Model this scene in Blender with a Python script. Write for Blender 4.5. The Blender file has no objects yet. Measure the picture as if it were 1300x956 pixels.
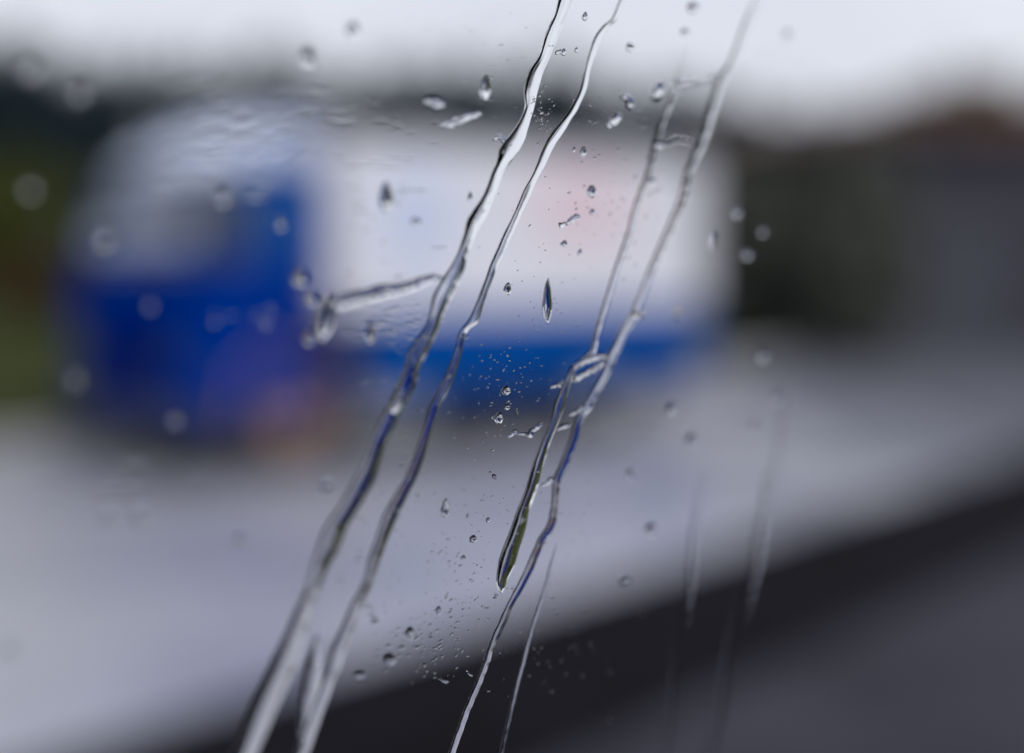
import bpy, math, random
from mathutils import Vector, Matrix, noise

R = math.radians
random.seed(11)
scn = bpy.context.scene
COL = scn.collection

# ------------------------------------------------------------------ camera, sky, sun, exposure
W, H = 1300.0, 956.0            # pixel frame of the photograph, used to read positions off it
FPX = 1805.0                    # focal length in those pixels (50 mm on 36 mm)
EYE = Vector((0.0, 0.0, 1.5))
PITCH = math.atan((H / 2 - 330.0) / FPX)     # horizon at y = 330
FOCUS = 0.27
cam_d = bpy.data.cameras.new('camera')
cam_d.lens = FPX * 36.0 / W
cam_d.sensor_width = 36.0
cam_d.clip_start = 0.005
cam_d.clip_end = 3000
cam_d.dof.use_dof = True
cam_d.dof.focus_distance = FOCUS
cam_d.dof.aperture_fstop = 3.0
cam_d.dof.aperture_blades = 0
cam = bpy.data.objects.new('camera', cam_d)
COL.objects.link(cam)
cam.location = EYE
cam.rotation_euler = (R(90) - PITCH, 0, 0)
scn.camera = cam

world = bpy.data.worlds.new('World')
scn.world = world
world.use_nodes = True
nt = world.node_tree
nt.nodes.clear()
out = nt.nodes.new('ShaderNodeOutputWorld')
bg = nt.nodes.new('ShaderNodeBackground')
sky = nt.nodes.new('ShaderNodeTexSky')
sky.sky_type = 'NISHITA'
sky.sun_disc = False
sky.sun_elevation = R(42)
sky.sun_rotation = R(145)
sky.air_density = 1.0
sky.dust_density = 4.0
cl = nt.nodes.new('ShaderNodeMix'); cl.data_type = 'RGBA'     # an overcast layer under the clear sky
cl.inputs[0].default_value = 0.86
tc = nt.nodes.new('ShaderNodeTexCoord')
nz = nt.nodes.new('ShaderNodeTexNoise'); nz.inputs['Scale'].default_value = 2.2; nz.inputs['Detail'].default_value = 5
rp = nt.nodes.new('ShaderNodeValToRGB')
rp.color_ramp.elements[0].position = 0.3; rp.color_ramp.elements[0].color = (0.70, 0.71, 0.78, 1)
rp.color_ramp.elements[1].position = 0.7; rp.color_ramp.elements[1].color = (0.86, 0.88, 0.93, 1)
vm = nt.nodes.new('ShaderNodeVectorMath'); vm.operation = 'SCALE'; vm.inputs['Scale'].default_value = 9.0
nt.links.new(tc.outputs['Generated'], nz.inputs['Vector'])
nt.links.new(nz.outputs['Fac'], rp.inputs['Fac'])
nt.links.new(rp.outputs['Color'], vm.inputs[0])
nt.links.new(sky.outputs[0], cl.inputs[6])
nt.links.new(vm.outputs[0], cl.inputs[7])
nt.links.new(cl.outputs[2], bg.inputs['Color'])
bg.inputs['Strength'].default_value = 0.10
nt.links.new(bg.outputs[0], out.inputs[0])

sun_d = bpy.data.lights.new('sun', 'SUN')
sun_d.energy = 1.5
sun_d.angle = R(20)
sun_d.color = (1.0, 0.97, 0.93)
sun = bpy.data.objects.new('sun', sun_d)
COL.objects.link(sun)
sun.rotation_euler = (R(48), 0, R(35))
scn.view_settings.view_transform = 'Standard'
scn.view_settings.look = 'None'
scn.view_settings.exposure = 0.30
scn.view_settings.gamma = 1.0
scn.cycles.use_denoising = True
scn.cycles.max_bounces = 14
scn.cycles.transmission_bounces = 12
scn.cycles.transparent_max_bounces = 12
scn.cycles.use_adaptive_sampling = False

# ------------------------------------------------------------------ helpers
CAM_ROT = cam.rotation_euler.to_matrix()

def ray(px, py):
    return CAM_ROT @ Vector(((px - W / 2) / FPX, -(py - H / 2) / FPX, -1.0))   # depth 1

def at(px, py, depth):
    return EYE + ray(px, py) * depth

def ground(px, py, z=0.0):
    d = ray(px, py)
    return EYE + d * ((z - EYE.z) / d.z)

def mat(name, col, rough=0.6, spec=0.5, metal=0.0, noise_amt=0.0, noise_scale=4.0, bump=0.0, col2=None, detail=6, coat=0.0, ior=1.5, sheen=0.0, rough2=None):
    m = bpy.data.materials.new(name)
    m.use_nodes = True
    t = m.node_tree
    b = t.nodes['Principled BSDF']
    b.inputs['Base Color'].default_value = (*col, 1)
    b.inputs['Roughness'].default_value = rough
    b.inputs['Specular IOR Level'].default_value = spec
    b.inputs['Metallic'].default_value = metal
    b.inputs['Coat Weight'].default_value = coat
    b.inputs['IOR'].default_value = ior
    if col2 or noise_amt or bump:
        c = t.nodes.new('ShaderNodeTexCoord')
        n = t.nodes.new('ShaderNodeTexNoise')
        n.inputs['Scale'].default_value = noise_scale
        n.inputs['Detail'].default_value = detail
        t.links.new(c.outputs['Object'], n.inputs['Vector'])
        if col2 or noise_amt:
            r = t.nodes.new('ShaderNodeValToRGB')
            c2 = col2 or tuple(min(1, x * (1 + noise_amt)) for x in col)
            c1 = col if col2 else tuple(x * (1 - noise_amt) for x in col)
            r.color_ramp.elements[0].position = 0.35; r.color_ramp.elements[0].color = (*c1, 1)
            r.color_ramp.elements[1].position = 0.65; r.color_ramp.elements[1].color = (*c2, 1)
            t.links.new(n.outputs['Fac'], r.inputs['Fac'])
            t.links.new(r.outputs['Color'], b.inputs['Base Color'])
        if rough2 is not None:
            q = t.nodes.new('ShaderNodeMapRange')
            q.inputs['To Min'].default_value = rough; q.inputs['To Max'].default_value = rough2
            q.inputs['From Min'].default_value = 0.3; q.inputs['From Max'].default_value = 0.7
            t.links.new(n.outputs['Fac'], q.inputs['Value'])
            t.links.new(q.outputs[0], b.inputs['Roughness'])
        if bump:
            bp = t.nodes.new('ShaderNodeBump')
            bp.inputs['Strength'].default_value = bump
            bp.inputs['Distance'].default_value = 0.02
            n2 = t.nodes.new('ShaderNodeTexNoise'); n2.inputs['Scale'].default_value = noise_scale * 8
            t.links.new(c.outputs['Object'], n2.inputs['Vector'])
            t.links.new(n2.outputs['Fac'], bp.inputs['Height'])
            t.links.new(bp.outputs['Normal'], b.inputs['Normal'])
    return m

def tag(o, label=None, cat=None, group=None, kind=None):
    if label: o['label'] = label
    if cat: o['category'] = cat
    if group: o['group'] = group
    if kind: o['kind'] = kind
    return o

def link(name, me, m, parent=None, loc=None, smooth=True):
    if smooth:
        me.polygons.foreach_set('use_smooth', [True] * len(me.polygons))
    o = bpy.data.objects.new(name, me)
    COL.objects.link(o)
    for x in (m if isinstance(m, (list, tuple)) else [m]):
        me.materials.append(x)
    if parent: o.parent = parent
    if loc is not None: o.location = loc
    return o

def empty(name, loc=(0, 0, 0), mw=None):
    o = bpy.data.objects.new(name, None)
    COL.objects.link(o)
    o.empty_display_size = 0.3
    if mw is not None: o.matrix_world = mw
    else: o.location = loc
    return o

class MB:
    def __init__(s): s.v = []; s.f = []
    def add(s, vs, fs):
        n = len(s.v); s.v += [tuple(v) for v in vs]; s.f += [tuple(i + n for i in f) for f in fs]; return s
    def box(s, a, b, bev=0.0):
        (x0, y0, z0), (x1, y1, z1) = a, b
        if bev <= 0:
            vs = [(x, y, z) for z in (z0, z1) for y in (y0, y1) for x in (x0, x1)]
            return s.add(vs, [(0, 2, 3, 1), (4, 5, 7, 6), (0, 1, 5, 4), (2, 6, 7, 3), (0, 4, 6, 2), (1, 3, 7, 5)])
        import bmesh
        bm = bmesh.new()
        vs = [bm.verts.new((x, y, z)) for z in (z0, z1) for y in (y0, y1) for x in (x0, x1)]
        for f in [(0, 2, 3, 1), (4, 5, 7, 6), (0, 1, 5, 4), (2, 6, 7, 3), (0, 4, 6, 2), (1, 3, 7, 5)]:
            bm.faces.new([vs[i] for i in f])
        bmesh.ops.bevel(bm, geom=list(bm.edges), offset=bev, segments=3, affect='EDGES', profile=0.5)
        bm.verts.index_update()
        s.add([v.co[:] for v in bm.verts], [[v.index for v in f.verts] for f in bm.faces])
        bm.free(); return s
    def prism(s, prof, y0, y1, bev=0.0):      # profile in x, z swept along y
        import bmesh
        bm = bmesh.new()
        a = [bm.verts.new((p[0], y0, p[1])) for p in prof]
        b = [bm.verts.new((p[0], y1, p[1])) for p in prof]
        n = len(prof)
        bm.faces.new(a); bm.faces.new(list(reversed(b)))
        for i in range(n):
            bm.faces.new((a[i], b[i], b[(i + 1) % n], a[(i + 1) % n]))
        bmesh.ops.recalc_face_normals(bm, faces=bm.faces)
        if bev: bmesh.ops.bevel(bm, geom=list(bm.edges), offset=bev, segments=3, affect='EDGES', profile=0.5)
        bm.verts.index_update()
        s.add([v.co[:] for v in bm.verts], [[v.index for v in f.verts] for f in bm.faces])
        bm.free(); return s
    def lathe(s, prof, c, n=32):              # profile (radius, y) round the y axis
        cx, cy, cz = c
        vs = [(cx + r * math.cos(2 * math.pi * k / n), cy + y, cz + r * math.sin(2 * math.pi * k / n)) for r, y in prof for k in range(n)]
        fs = []
        for i in range(len(prof) - 1):
            for k in range(n):
                fs.append((i * n + k, i * n + (k + 1) % n, (i + 1) * n + (k + 1) % n, (i + 1) * n + k))
        fs.append(tuple(range(n))); fs.append(tuple(reversed(range((len(prof) - 1) * n, len(prof) * n))))
        return s.add(vs, fs)
    def tube(s, a, b, r0, r1, n=8):
        a, b = Vector(a), Vector(b); d = (b - a).normalized()
        u = d.orthogonal().normalized(); w = d.cross(u)
        vs = [a + (u * math.cos(2 * math.pi * k / n) + w * math.sin(2 * math.pi * k / n)) * r0 for k in range(n)]
        vs += [b + (u * math.cos(2 * math.pi * k / n) + w * math.sin(2 * math.pi * k / n)) * r1 for k in range(n)]
        return s.add(vs, [(k, (k + 1) % n, n + (k + 1) % n, n + k) for k in range(n)] + [tuple(reversed(range(n))), tuple(range(n, 2 * n))])
    def build(s, name, m, parent=None, smooth=False, loc=None):
        me = bpy.data.meshes.new(name)
        me.from_pydata(s.v, [], s.f); me.update()
        return link(name, me, m, parent, loc, smooth)

# ------------------------------------------------------------------ road frame: road direction runs 38.5 degrees right of the view
ROAD_A = math.atan((2084 - 650) / FPX)
RD = Vector((math.sin(ROAD_A), math.cos(ROAD_A), 0))        # along the road
RN = Vector((-math.cos(ROAD_A), math.sin(ROAD_A), 0))       # across it, away from the viewer
def rc(s, t, z=0.0):                                        # s along, t across
    return Vector((RD.x * s + RN.x * t, RD.y * s + RN.y * t, z))
def across(p): return p.x * RN.x + p.y * RN.y
def along(p): return p.x * RD.x + p.y * RD.y
T_DARK = across(ground(800, 733))          # pale road meets the dark band
T_GREY = across(ground(1080, 800))         # dark band meets the grey lane
T_FAR = across(ground(20, 578))            # far edge of the road

def strip(name, t0, t1, z, m, s0=-90, s1=160, thick=0.0):
    b = MB()
    n = 40
    for i in range(n + 1):
        s = s0 + (s1 - s0) * i / n
        b.v += [tuple(rc(s, t0, z)), tuple(rc(s, t1, z))]
    for i in range(n): b.f.append((2 * i, 2 * i + 1, 2 * i + 3, 2 * i + 2))
    o = b.build(name, m)
    tag(o, kind='structure'); return o

M_earth = mat('damp_earth', (0.045, 0.045, 0.03), 0.9, 0.2, noise_amt=0.4, noise_scale=0.3)
M_concrete = mat('wet_concrete_road', (0.25, 0.26, 0.33), 0.14, 0.7, noise_scale=0.45, bump=0.08, rough2=0.42, col2=(0.36, 0.36, 0.40), detail=4)
M_dark = mat('dark_tarmac', (0.008, 0.0075, 0.010), 0.95, 0.03, noise_amt=0.3, noise_scale=2, bump=0.2)
M_grey = mat('grey_asphalt', (0.036, 0.035, 0.047), 0.9, 0.10, noise_amt=0.3, noise_scale=1.2, bump=0.2)
M_kerb = mat('kerb_concrete', (0.3, 0.3, 0.3), 0.6, noise_amt=0.2, noise_scale=3)
M_refl = mat('road_dark_reflection', (0.085, 0.088, 0.11), 0.7, 0.25, noise_amt=0.2, noise_scale=1)  # dark building's reflection in the wet road, put into the colour

g = MB(); S = 1500
g.v = [(-S, -S, -0.02), (S, -S, -0.02), (S, S, -0.02), (-S, S, -0.02)]; g.f = [(0, 1, 2, 3)]
tag(g.build('ground', M_earth), kind='structure')
strip('road', T_DARK, T_FAR, 0.0, M_concrete)
strip('tarmac_band', T_GREY, T_DARK, 0.004, M_dark)
strip('near_lane', -6.0, T_GREY, 0.0, M_grey)
refl_ = MB()
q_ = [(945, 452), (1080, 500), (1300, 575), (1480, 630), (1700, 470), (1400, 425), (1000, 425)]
refl_.v = [tuple(ground(x, y, .004)) for x, y in q_]; refl_.f = [tuple(range(len(q_)))]
tag(refl_.build('dark_reflection', M_refl), kind='structure')  # sheet painted dark where the wet road mirrors the building
refl_ = MB()
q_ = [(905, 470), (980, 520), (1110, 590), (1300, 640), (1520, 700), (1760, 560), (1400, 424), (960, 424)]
refl_.v = [tuple(ground(x, y, .0025)) for x, y in q_]; refl_.f = [tuple(range(len(q_)))]
tag(refl_.build('faint_reflection', mat('road_faint_reflection', (0.13, 0.135, 0.17), .45, .5, noise_amt=.25, noise_scale=.8)), kind='structure')  # outer, paler sheet fading the painted reflection into the road
kb = MB()
for i in range(-40, 70):
    a = i * 0.92 + 0.01; b2 = a + 0.905
    prof = [(T_FAR, 0), (T_FAR, 0.11), (T_FAR + 0.02, 0.125), (T_FAR + 0.15, 0.125), (T_FAR + 0.15, 0)]
    vs = [tuple(rc(a, t, z)) for t, z in prof] + [tuple(rc(b2, t, z)) for t, z in prof]
    kb.add(vs, [(0, 1, 2, 3, 4), (9, 8, 7, 6, 5)] + [(k, k + 5, (k + 1) % 5 + 5, (k + 1) % 5) for k in range(5)])
tag(kb.build('kerb', M_kerb), kind='structure')

# grass bank rising behind the kerb on the left, level verge on the right
M_grass = mat('bank_grass', (0.028, 0.036, 0.014), 0.9, 0.05, noise_scale=0.9, col2=(0.050, 0.058, 0.024), bump=0.5)
S_END = along(ground(1010, 440))
vb = MB(); n = 90; mm = 16
for i in range(n + 1):
    s = -60 + 180 * i / n
    k = 1 - min(1, max(0, (s - 6) / 8))
    for j in range(mm + 1):
        q = j / mm
        t = T_FAR + 0.15 + 14 * q
        hgt = 0.10 + 1.9 * k * (1 - math.cos(min(1, q * 3.2) * math.pi)) / 2 + 0.10 * noise.noise(Vector((s * .5, t * .5, 0))) * min(1, q * 6)
        vb.v.append(tuple(rc(s, t, hgt)))
for i in range(n):
    for j in range(mm):
        a = i * (mm + 1) + j
        vb.f.append((a, a + mm + 1, a + mm + 2, a + 1))
tag(vb.build('grass_bank', M_grass, smooth=True), kind='structure')

def bank_h(s, t):
    k = 1 - min(1, max(0, (s - 6) / 8)); q = (t - T_FAR - .15) / 14
    return 0.10 + 1.9 * k * (1 - math.cos(min(1, max(0, q) * 3.2) * math.pi)) / 2

# grass blades over the bank: uncountable
gb = MB(); rg = random.Random(3)
for _ in range(9000):
    s = rg.uniform(-14, 14); t = T_FAR + .2 + rg.random() ** 1.3 * 6
    p = rc(s, t, bank_h(s, t) - .03); a = rg.uniform(0, 6.28); hh = rg.uniform(.06, .22)
    u = Vector((math.cos(a), math.sin(a), 0)) * .02
    gb.add([p - u, p + u, p + Vector((rg.uniform(-.06, .06), rg.uniform(-.06, .06), hh))], [(0, 1, 2)])
tag(gb.build('grass', M_grass), 'rough green grass growing over the roadside bank', 'grass', kind='stuff')

# ------------------------------------------------------------------ foliage
def crown_mesh(name, rx, ry, rz, n_clump, n_leaf, leaf, seed, flat_bottom=0.45):
    r = random.Random(seed); b = MB()
    for _ in range(n_clump):
        while True:
            p = Vector((r.uniform(-1, 1), r.uniform(-1, 1), r.uniform(-flat_bottom * 2, 1)))
            if .3 < p.length < 1: break
        p *= r.uniform(.8, 1.05)
        c = Vector((p.x * rx, p.y * ry, p.z * rz)); cr = r.uniform(.14, .3) * min(rx, rz)
        for _ in range(n_leaf):
            q = c + Vector((r.gauss(0, 1), r.gauss(0, 1), r.gauss(0, .8))) * cr * .6
            a = Vector((r.gauss(0, 1), r.gauss(0, 1), r.gauss(0, 1))).normalized()
            u = a.orthogonal().normalized(); w = a.cross(u)
            k = leaf * r.uniform(.6, 1.4)
            b.add([q - u * k, q + w * k * .45, q + u * k, q - w * k * .45], [(0, 1, 2, 3)])
    me = bpy.data.meshes.new(name); me.from_pydata(b.v, [], b.f); me.update(); return me

def trunk_mb(h, r0, seed):
    r = random.Random(seed); b = MB()
    b.tube((0, 0, -.2), (0.03, 0, h * .55), r0, r0 * .7, 10).tube((0.03, 0, h * .55), (0, .05, h), r0 * .7, r0 * .3, 10)
    for _ in range(6):
        z = h * r.uniform(.45, .9); a = r.uniform(0, 6.28); L = h * r.uniform(.2, .35)
        b.tube((0.02, 0.02, z), (math.cos(a) * L, math.sin(a) * L, z + L * .8), r0 * .35, r0 * .08, 7)
    return b

M_leaf_dark = mat('dark_evergreen_leaves', (0.008, 0.018, 0.024), 0.7, 0.15, noise_scale=1.5, col2=(0.022, 0.042, 0.054))
M_leaf_green = mat('green_leaves', (0.044, 0.054, 0.014), 0.8, 0.05, noise_scale=1.5, col2=(0.090, 0.104, 0.030))
M_leaf_russet = mat('russet_leaves', (0.06, 0.040, 0.020), 0.8, 0.2, noise_scale=2, col2=(0.13, 0.080, 0.040))
M_leaf_hedge = mat('hedge_leaves', (0.028, 0.035, 0.026), 0.7, 0.3, noise_scale=2, col2=(0.11, 0.115, 0.10))
M_bark = mat('bark', (0.05, 0.04, 0.035), 0.9, 0.2, noise_amt=.4, noise_scale=8, bump=.4)

CR = [crown_mesh('crown_mesh', 1, 1, 1, 120, 42, .105, k) for k in (1, 2, 3)]
def tree(p, w, h, k, m, label, cat='tree', group=None, name='tree', trunk=.35):
    """crown as wide as w, top at h above p"""
    root = empty(name, p); tag(root, label, cat, group)
    rz = h * (1 - trunk) / 2 * 1.05
    me = CR[k % 3].copy(); me.materials.clear()
    c = link('crown', me, m, root, (0, 0, h - rz), smooth=False); c.scale = (w / 2, w / 2 * .9, rz)
    c.rotation_euler = (0, 0, k * 1.3)
    trunk_mb(h - rz, .05 * h ** .8, k).build('trunk', M_bark, root, smooth=True)
    return root

def top_z(px, py, depth): return at(px, py, depth).z
TREES = [  # px, top py, depth, width px, mesh, material, label
    (-70, 78, 21, 170, 0, M_leaf_dark, 'dark evergreen tree half out of the frame at the far left'),
    (25, 80, 19, 150, 1, M_leaf_dark, 'tall dark tree above the green bank, left of the lorry'),
    (120, 84, 20, 150, 2, M_leaf_dark, 'dark tree rising just behind the lorry cab roof'),
    (235, 92, 27, 150, 0, M_leaf_dark, 'dark tree behind the pale upper part of the cab'),
    (350, 92, 30, 150, 1, M_leaf_dark, 'dark tree behind the joint of cab and white box'),
    (470, 90, 31, 160, 2, M_leaf_dark, 'dark tree behind the front end of the white box'),
    (590, 96, 33, 160, 0, M_leaf_dark, 'dark blue green tree crossed by the widest water streak'),
    (705, 102, 35, 160, 1, M_leaf_dark, 'dark blue green tree above the pink patch on the box'),
    (820, 112, 36, 160, 2, M_leaf_dark, 'dark tree above the rear end of the white box'),
    (930, 138, 36, 150, 0, M_leaf_dark, 'low dark tree between the lorry and the dark hedge'),
    (1030, 160, 38, 150, 1, M_leaf_dark, 'low dark tree showing above the tall hedge'),
    (1195, 100, 36, 170, 2, M_leaf_russet, 'russet brown tree rising over the dark building roof'),
    (1330, 150, 38, 170, 0, M_leaf_dark, 'dark tree behind the right end of the dark building'),
]
for px, py, dep, wpx, k, m, lab in TREES:
    p = at(px, 330, dep); h = top_z(px, py, dep)
    z0 = bank_h(along(p), across(p)) - .05 if across(p) > T_FAR + .2 else 0
    tree(Vector((p.x, p.y, z0)), wpx / FPX * dep * 1.45, h - z0 + .15, k, m, lab, group='trees behind the road', trunk=.12 if m is M_leaf_dark else .3)
BUSH = [
    (-60, 205, 15.5, 130, 0, M_leaf_green, 'green bush at the far left edge of the bank'),
    (20, 203, 16, 120, 1, M_leaf_green, 'rounded green bush on the bank left of the cab'),
    (95, 222, 17, 110, 2, M_leaf_green, 'green bush touching the left side of the cab'),
]
for px, py, dep, wpx, k, m, lab in BUSH:
    p = at(px, 330, dep); s, t = along(p), across(p); z0 = bank_h(s, t) - .1
    tree(Vector((p.x, p.y, z0)), wpx / FPX * dep * 1.2, top_z(px, py, dep) - z0, k, m, lab, 'bush', 'green bushes on the bank', 'bush', trunk=.05)
p = at(35, 395, 14.2); z0 = bank_h(along(p), across(p)) - .1
tree(Vector((p.x, p.y, z0)), 1.2, max(.5, at(35, 335, 14.2).z - z0), 1, M_leaf_russet, 'low russet brown shrub in front of the green bushes', 'shrub', None, 'shrub', trunk=.05)

# ------------------------------------------------------------------ tall hedge and dark building on the right
for px, py, wpx, dep, lab in ((945, 195, 120, 22.5, 'tall dark hedge bush beside the rear of the lorry'), (1020, 185, 120, 23, 'middle bush of the dark hedge, next to the left end of the dark building'), (1090, 182, 120, 20.6, 'hedge bush covering the left corner of the dark building')):
    p = at(px, 330, dep); z0 = -.05
    tree(Vector((p.x, p.y, z0)), wpx / FPX * dep * 1.25, top_z(px, py, dep), int(px), M_leaf_hedge, lab, 'hedge', 'dark hedge bushes', 'hedge_bush', trunk=.04)

M_wall_dark = mat('dark_navy_cladding', (0.036, 0.037, 0.050), 0.8, 0.2, noise_amt=.25, noise_scale=1.5)
M_roof = mat('dark_brown_tiles', (0.075, 0.050, 0.045), 0.8, 0.2, noise_amt=.35, noise_scale=5, bump=.4)
M_door = mat('grey_roller_door', (0.045, 0.048, 0.064), 0.6, 0.3, noise_amt=.12, noise_scale=2)
M_trim = mat('dark_trim', (0.03, 0.03, 0.035), 0.6)
M_black = mat('black_opening', (0.006, 0.006, 0.007), 0.9, 0.1)
Bo = at(1095, 330, 21.5); Bo.z = 0
e1 = (RD * .75 + Vector((.75, -.1, 0))).normalized(); e1.z = 0; e1.normalize()
e2 = Vector((-e1.y, e1.x, 0))
bw = Matrix(((e1.x, e2.x, 0, Bo.x), (e1.y, e2.y, 0, Bo.y), (0, 0, 1, 0), (0, 0, 0, 1)))
bld = empty('garage_building', mw=bw)
tag(bld, 'low dark navy building with a grey garage door, at the right edge', 'building')
HB = top_z(1150, 178, 22.5)
wm = MB()
# walls with a door opening and a side doorway
wm.box((0, 0, 0), (.35, .2, HB)); wm.box((.35, 0, 2.25), (3.05, .2, HB)); wm.box((3.05, 0, 0), (4.0, .2, HB))
wm.box((4.0, 0, 2.1), (4.95, .2, HB)); wm.box((4.95, 0, 0), (9, .2, HB))
wm.box((0, .2, 0), (.2, 6, HB)); wm.box((8.8, .2, 0), (9, 6, HB)); wm.box((.2, 5.8, 0), (8.8, 6, HB))
wm.build('wall', M_wall_dark, bld)
rf = MB(); rf.prism([(-.25, HB), (9.25, HB), (9.25, HB + .12), (-.25, HB + .12)], -.3, 6.3, .02)
r_o = rf.build('roof', M_roof, bld)
MB().prism([(-.25, HB + .12), (9.25, HB + .12), (8.6, HB + .55), (.5, HB + .55)], 1.0, 5.2, .02).build('roof_ridge', M_roof, r_o)
MB().box((5.8, 2.2, HB + .5), (6.5, 2.9, HB + 1.15), .02).build('chimney', mat('brick', (.16, .07, .05), .8, noise_amt=.3, noise_scale=9), r_o)
dr = MB()
for k in range(9): dr.box((.35, .06, .02 + k * .248), (3.05, .10, .02 + k * .248 + .235), .008)
dd = dr.build('garage_door', M_door, bld)
MB().box((1.6, .02, .9), (1.85, .055, .94), .006).build('handle', M_trim, dd)
d2 = MB().box((4.0, .1, 0), (4.95, .15, 2.1), .008).build('door', M_black, bld)
MB().box((4.82, .06, 1.0), (4.86, .098, 1.15), .006).build('handle', M_kerb, d2)
wn = MB().box((5.8, -.03, 1.1), (7.4, -.004, 1.18), .005).box((5.8, -.03, 1.9), (7.4, -.004, 1.98), .005).box((5.8, -.03, 1.182), (5.88, -.004, 1.898), .005).box((7.32, -.03, 1.182), (7.4, -.004, 1.898), .005).box((6.56, -.03, 1.182), (6.64, -.004, 1.898), .005).build('window', M_trim, bld)
MB().box((5.88, -.015, 1.18), (7.32, -.004, 1.9)).build('pane', mat('dark_glass', (.01, .012, .015), .1, .5), wn)

# ------------------------------------------------------------------ lorry
M_blue = mat('blue_paint', (0.0, 0.024, 0.20), 0.6, 0.0, noise_amt=.06, noise_scale=1.5)
M_blue_d = mat('deep_blue_paint', (0.0, 0.003, 0.10), 0.5, 0.0, noise_amt=.08, noise_scale=2)
M_blue2 = mat('skirt_and_lit_pillar_blue', (0.0, 0.052, 0.24), 0.6, 0.02, noise_amt=.06, noise_scale=1.5)  # skirt blue; on the pillars it paints in the sky light
M_white = mat('white_box_panel', (0.61, 0.62, 0.68), 0.45, 0.5, noise_amt=.04, noise_scale=1.2)
M_pale = mat('pale_blue_white_paint', (0.48, 0.54, 0.70), 0.4, 0.5, noise_amt=.06, noise_scale=1.5)
M_wglass = mat('vehicle_glass', (0.035, 0.05, 0.09), 0.15, 0.5, coat=.1)
M_tyre = mat('tyre_rubber', (0.018, 0.018, 0.02), 0.85, .2, noise_amt=.3, noise_scale=8)
M_rust = mat('rusty_steel', (0.24, 0.14, 0.09), 0.7, noise_amt=.4, noise_scale=6)
M_steel = mat('grey_steel', (0.30, 0.31, 0.33), 0.45, metal=.4, noise_amt=.1, noise_scale=4)
M_chassis = mat('dark_chassis', (0.022, 0.023, 0.03), 0.7, noise_amt=.3, noise_scale=5)
M_lamp = mat('lamp_glass', (0.05, 0.06, 0.10), 0.3)
M_red = mat('red_lens', (0.45, 0.03, 0.03), 0.25)
M_pink = mat('pink_print', (0.62, 0.50, 0.55), 0.5)
M_lblue = mat('light_blue_print', (0.46, 0.53, 0.70), 0.5)

C0 = at(238, 330, 9.4); C0.z = 0
ldir = Vector((.75, .66, 0)).normalized()        # towards the rear of the lorry
lw = Vector((-ldir.y, ldir.x, 0))                # towards its far side
LM = Matrix(((ldir.x, lw.x, 0, C0.x), (ldir.y, lw.y, 0, C0.y), (0, 0, 1, 0), (0, 0, 0, 1)))
lorry = empty('lorry', mw=LM)
tag(lorry, 'blue cabbed lorry with a long white box body and blue lower band', 'lorry')
WID = 1.8
cab = MB()
cab.prism([(0, .42), (0, 1.1), (.06, 1.5), (1.05, 1.5), (1.05, .42)], 0, WID, .05)
cab_o = cab.build('cab', M_blue, lorry, smooth=False)
up = MB()      # window frame storey: pillars and rails leave openings for the glass
up.box((.54, .02, 1.495), (1.05, .10, 2.15), .015); up.box((.54, WID - .10, 1.495), (1.05, WID - .02, 2.15), .015)
up.box((.95, .101, 1.495), (1.045, WID - .101, 2.15), .01)
up.prism([(.09, 1.50), (.17, 1.50), (.30, 2.08), (.22, 2.08)], .02, .09, .01); up.prism([(.09, 1.50), (.17, 1.50), (.30, 2.08), (.22, 2.08)], WID - .24, WID - .17, .01)
up.build('pillar', M_blue2, cab_o)  # sky light on the pillars is in their brighter blue
MB().prism([(.12, 1.503), (.15, 1.503), (.28, 2.078), (.25, 2.078)], .095, WID - .245).build('windscreen', M_wglass, lorry)
for y0 in (.04, WID - .16):
    MB().prism([(.175, 1.503), (.535, 1.503), (.535, 2.077), (.305, 2.077)], y0, y0 + .02).build('side_window', M_wglass, lorry)
MB().prism([(.17, 2.083), (.53, 2.083), (.53, 2.155), (1.06, 2.155), (1.06, 2.50), (.75, 2.50), (.55, 2.38), (.20, 2.18)], .03, WID - .42, .05).build('roof_fairing', M_pale, lorry)
MB().box((.04, .10, 1.60), (.10, WID - .30, 1.74), .01).build('sun_visor', M_pale, lorry)
dd = MB().box((.20, -.012, .90), (.78, -.003, 1.46), .003).build('door', M_blue, lorry)
MB().box((.64, -.035, 1.12), (.75, -.014, 1.15), .004).build('handle', M_trim, dd)
MB().box((-.08, .0, .14), (-.005, WID, .47), .03).build('bumper', M_chassis, lorry)
for y in (0, WID - .3): MB().box((0, y, .20), (.36, y + .3, .415), .02).build('step', M_chassis, lorry)  # dark boxes added to deepen the shade under the cab
MB().box((-.03, .45, .70), (-.004, WID - .45, 1.02), .01).build('grille', M_blue_d, lorry)
for y in (.12, WID - .38): MB().box((-.035, y, .68), (-.003, y + .26, .86), .012).build('headlight', M_lamp, lorry)
for y, sg in ((-.02, -1), (WID + .02, 1)):
    mi = MB().box((.02, y + sg * .20 - .08, 1.55), (.08, y + sg * .20 + .08, 1.95), .02).build('mirror', M_chassis, lorry)
    MB().tube((.10, y - sg * .03, 1.62), (.05, y + sg * .16, 1.7), .012, .012).build('bracket', M_chassis, mi)
MB().box((.3, .35, .45), (5.1, .50, .62), .01).box((.3, WID - .5, .45), (5.1, WID - .35, .62), .01).build('chassis', M_chassis, lorry)
MB().box((.37, .31, .20), (5.0, WID - .36, .445), .02).build('shade_block', M_chassis, lorry)  # dark box added to block light and deepen the shade beneath
MB().box((1.14, -.03, 1.10), (5.15, WID + .03, 2.38), .03).build('box_body', M_white, lorry)
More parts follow.
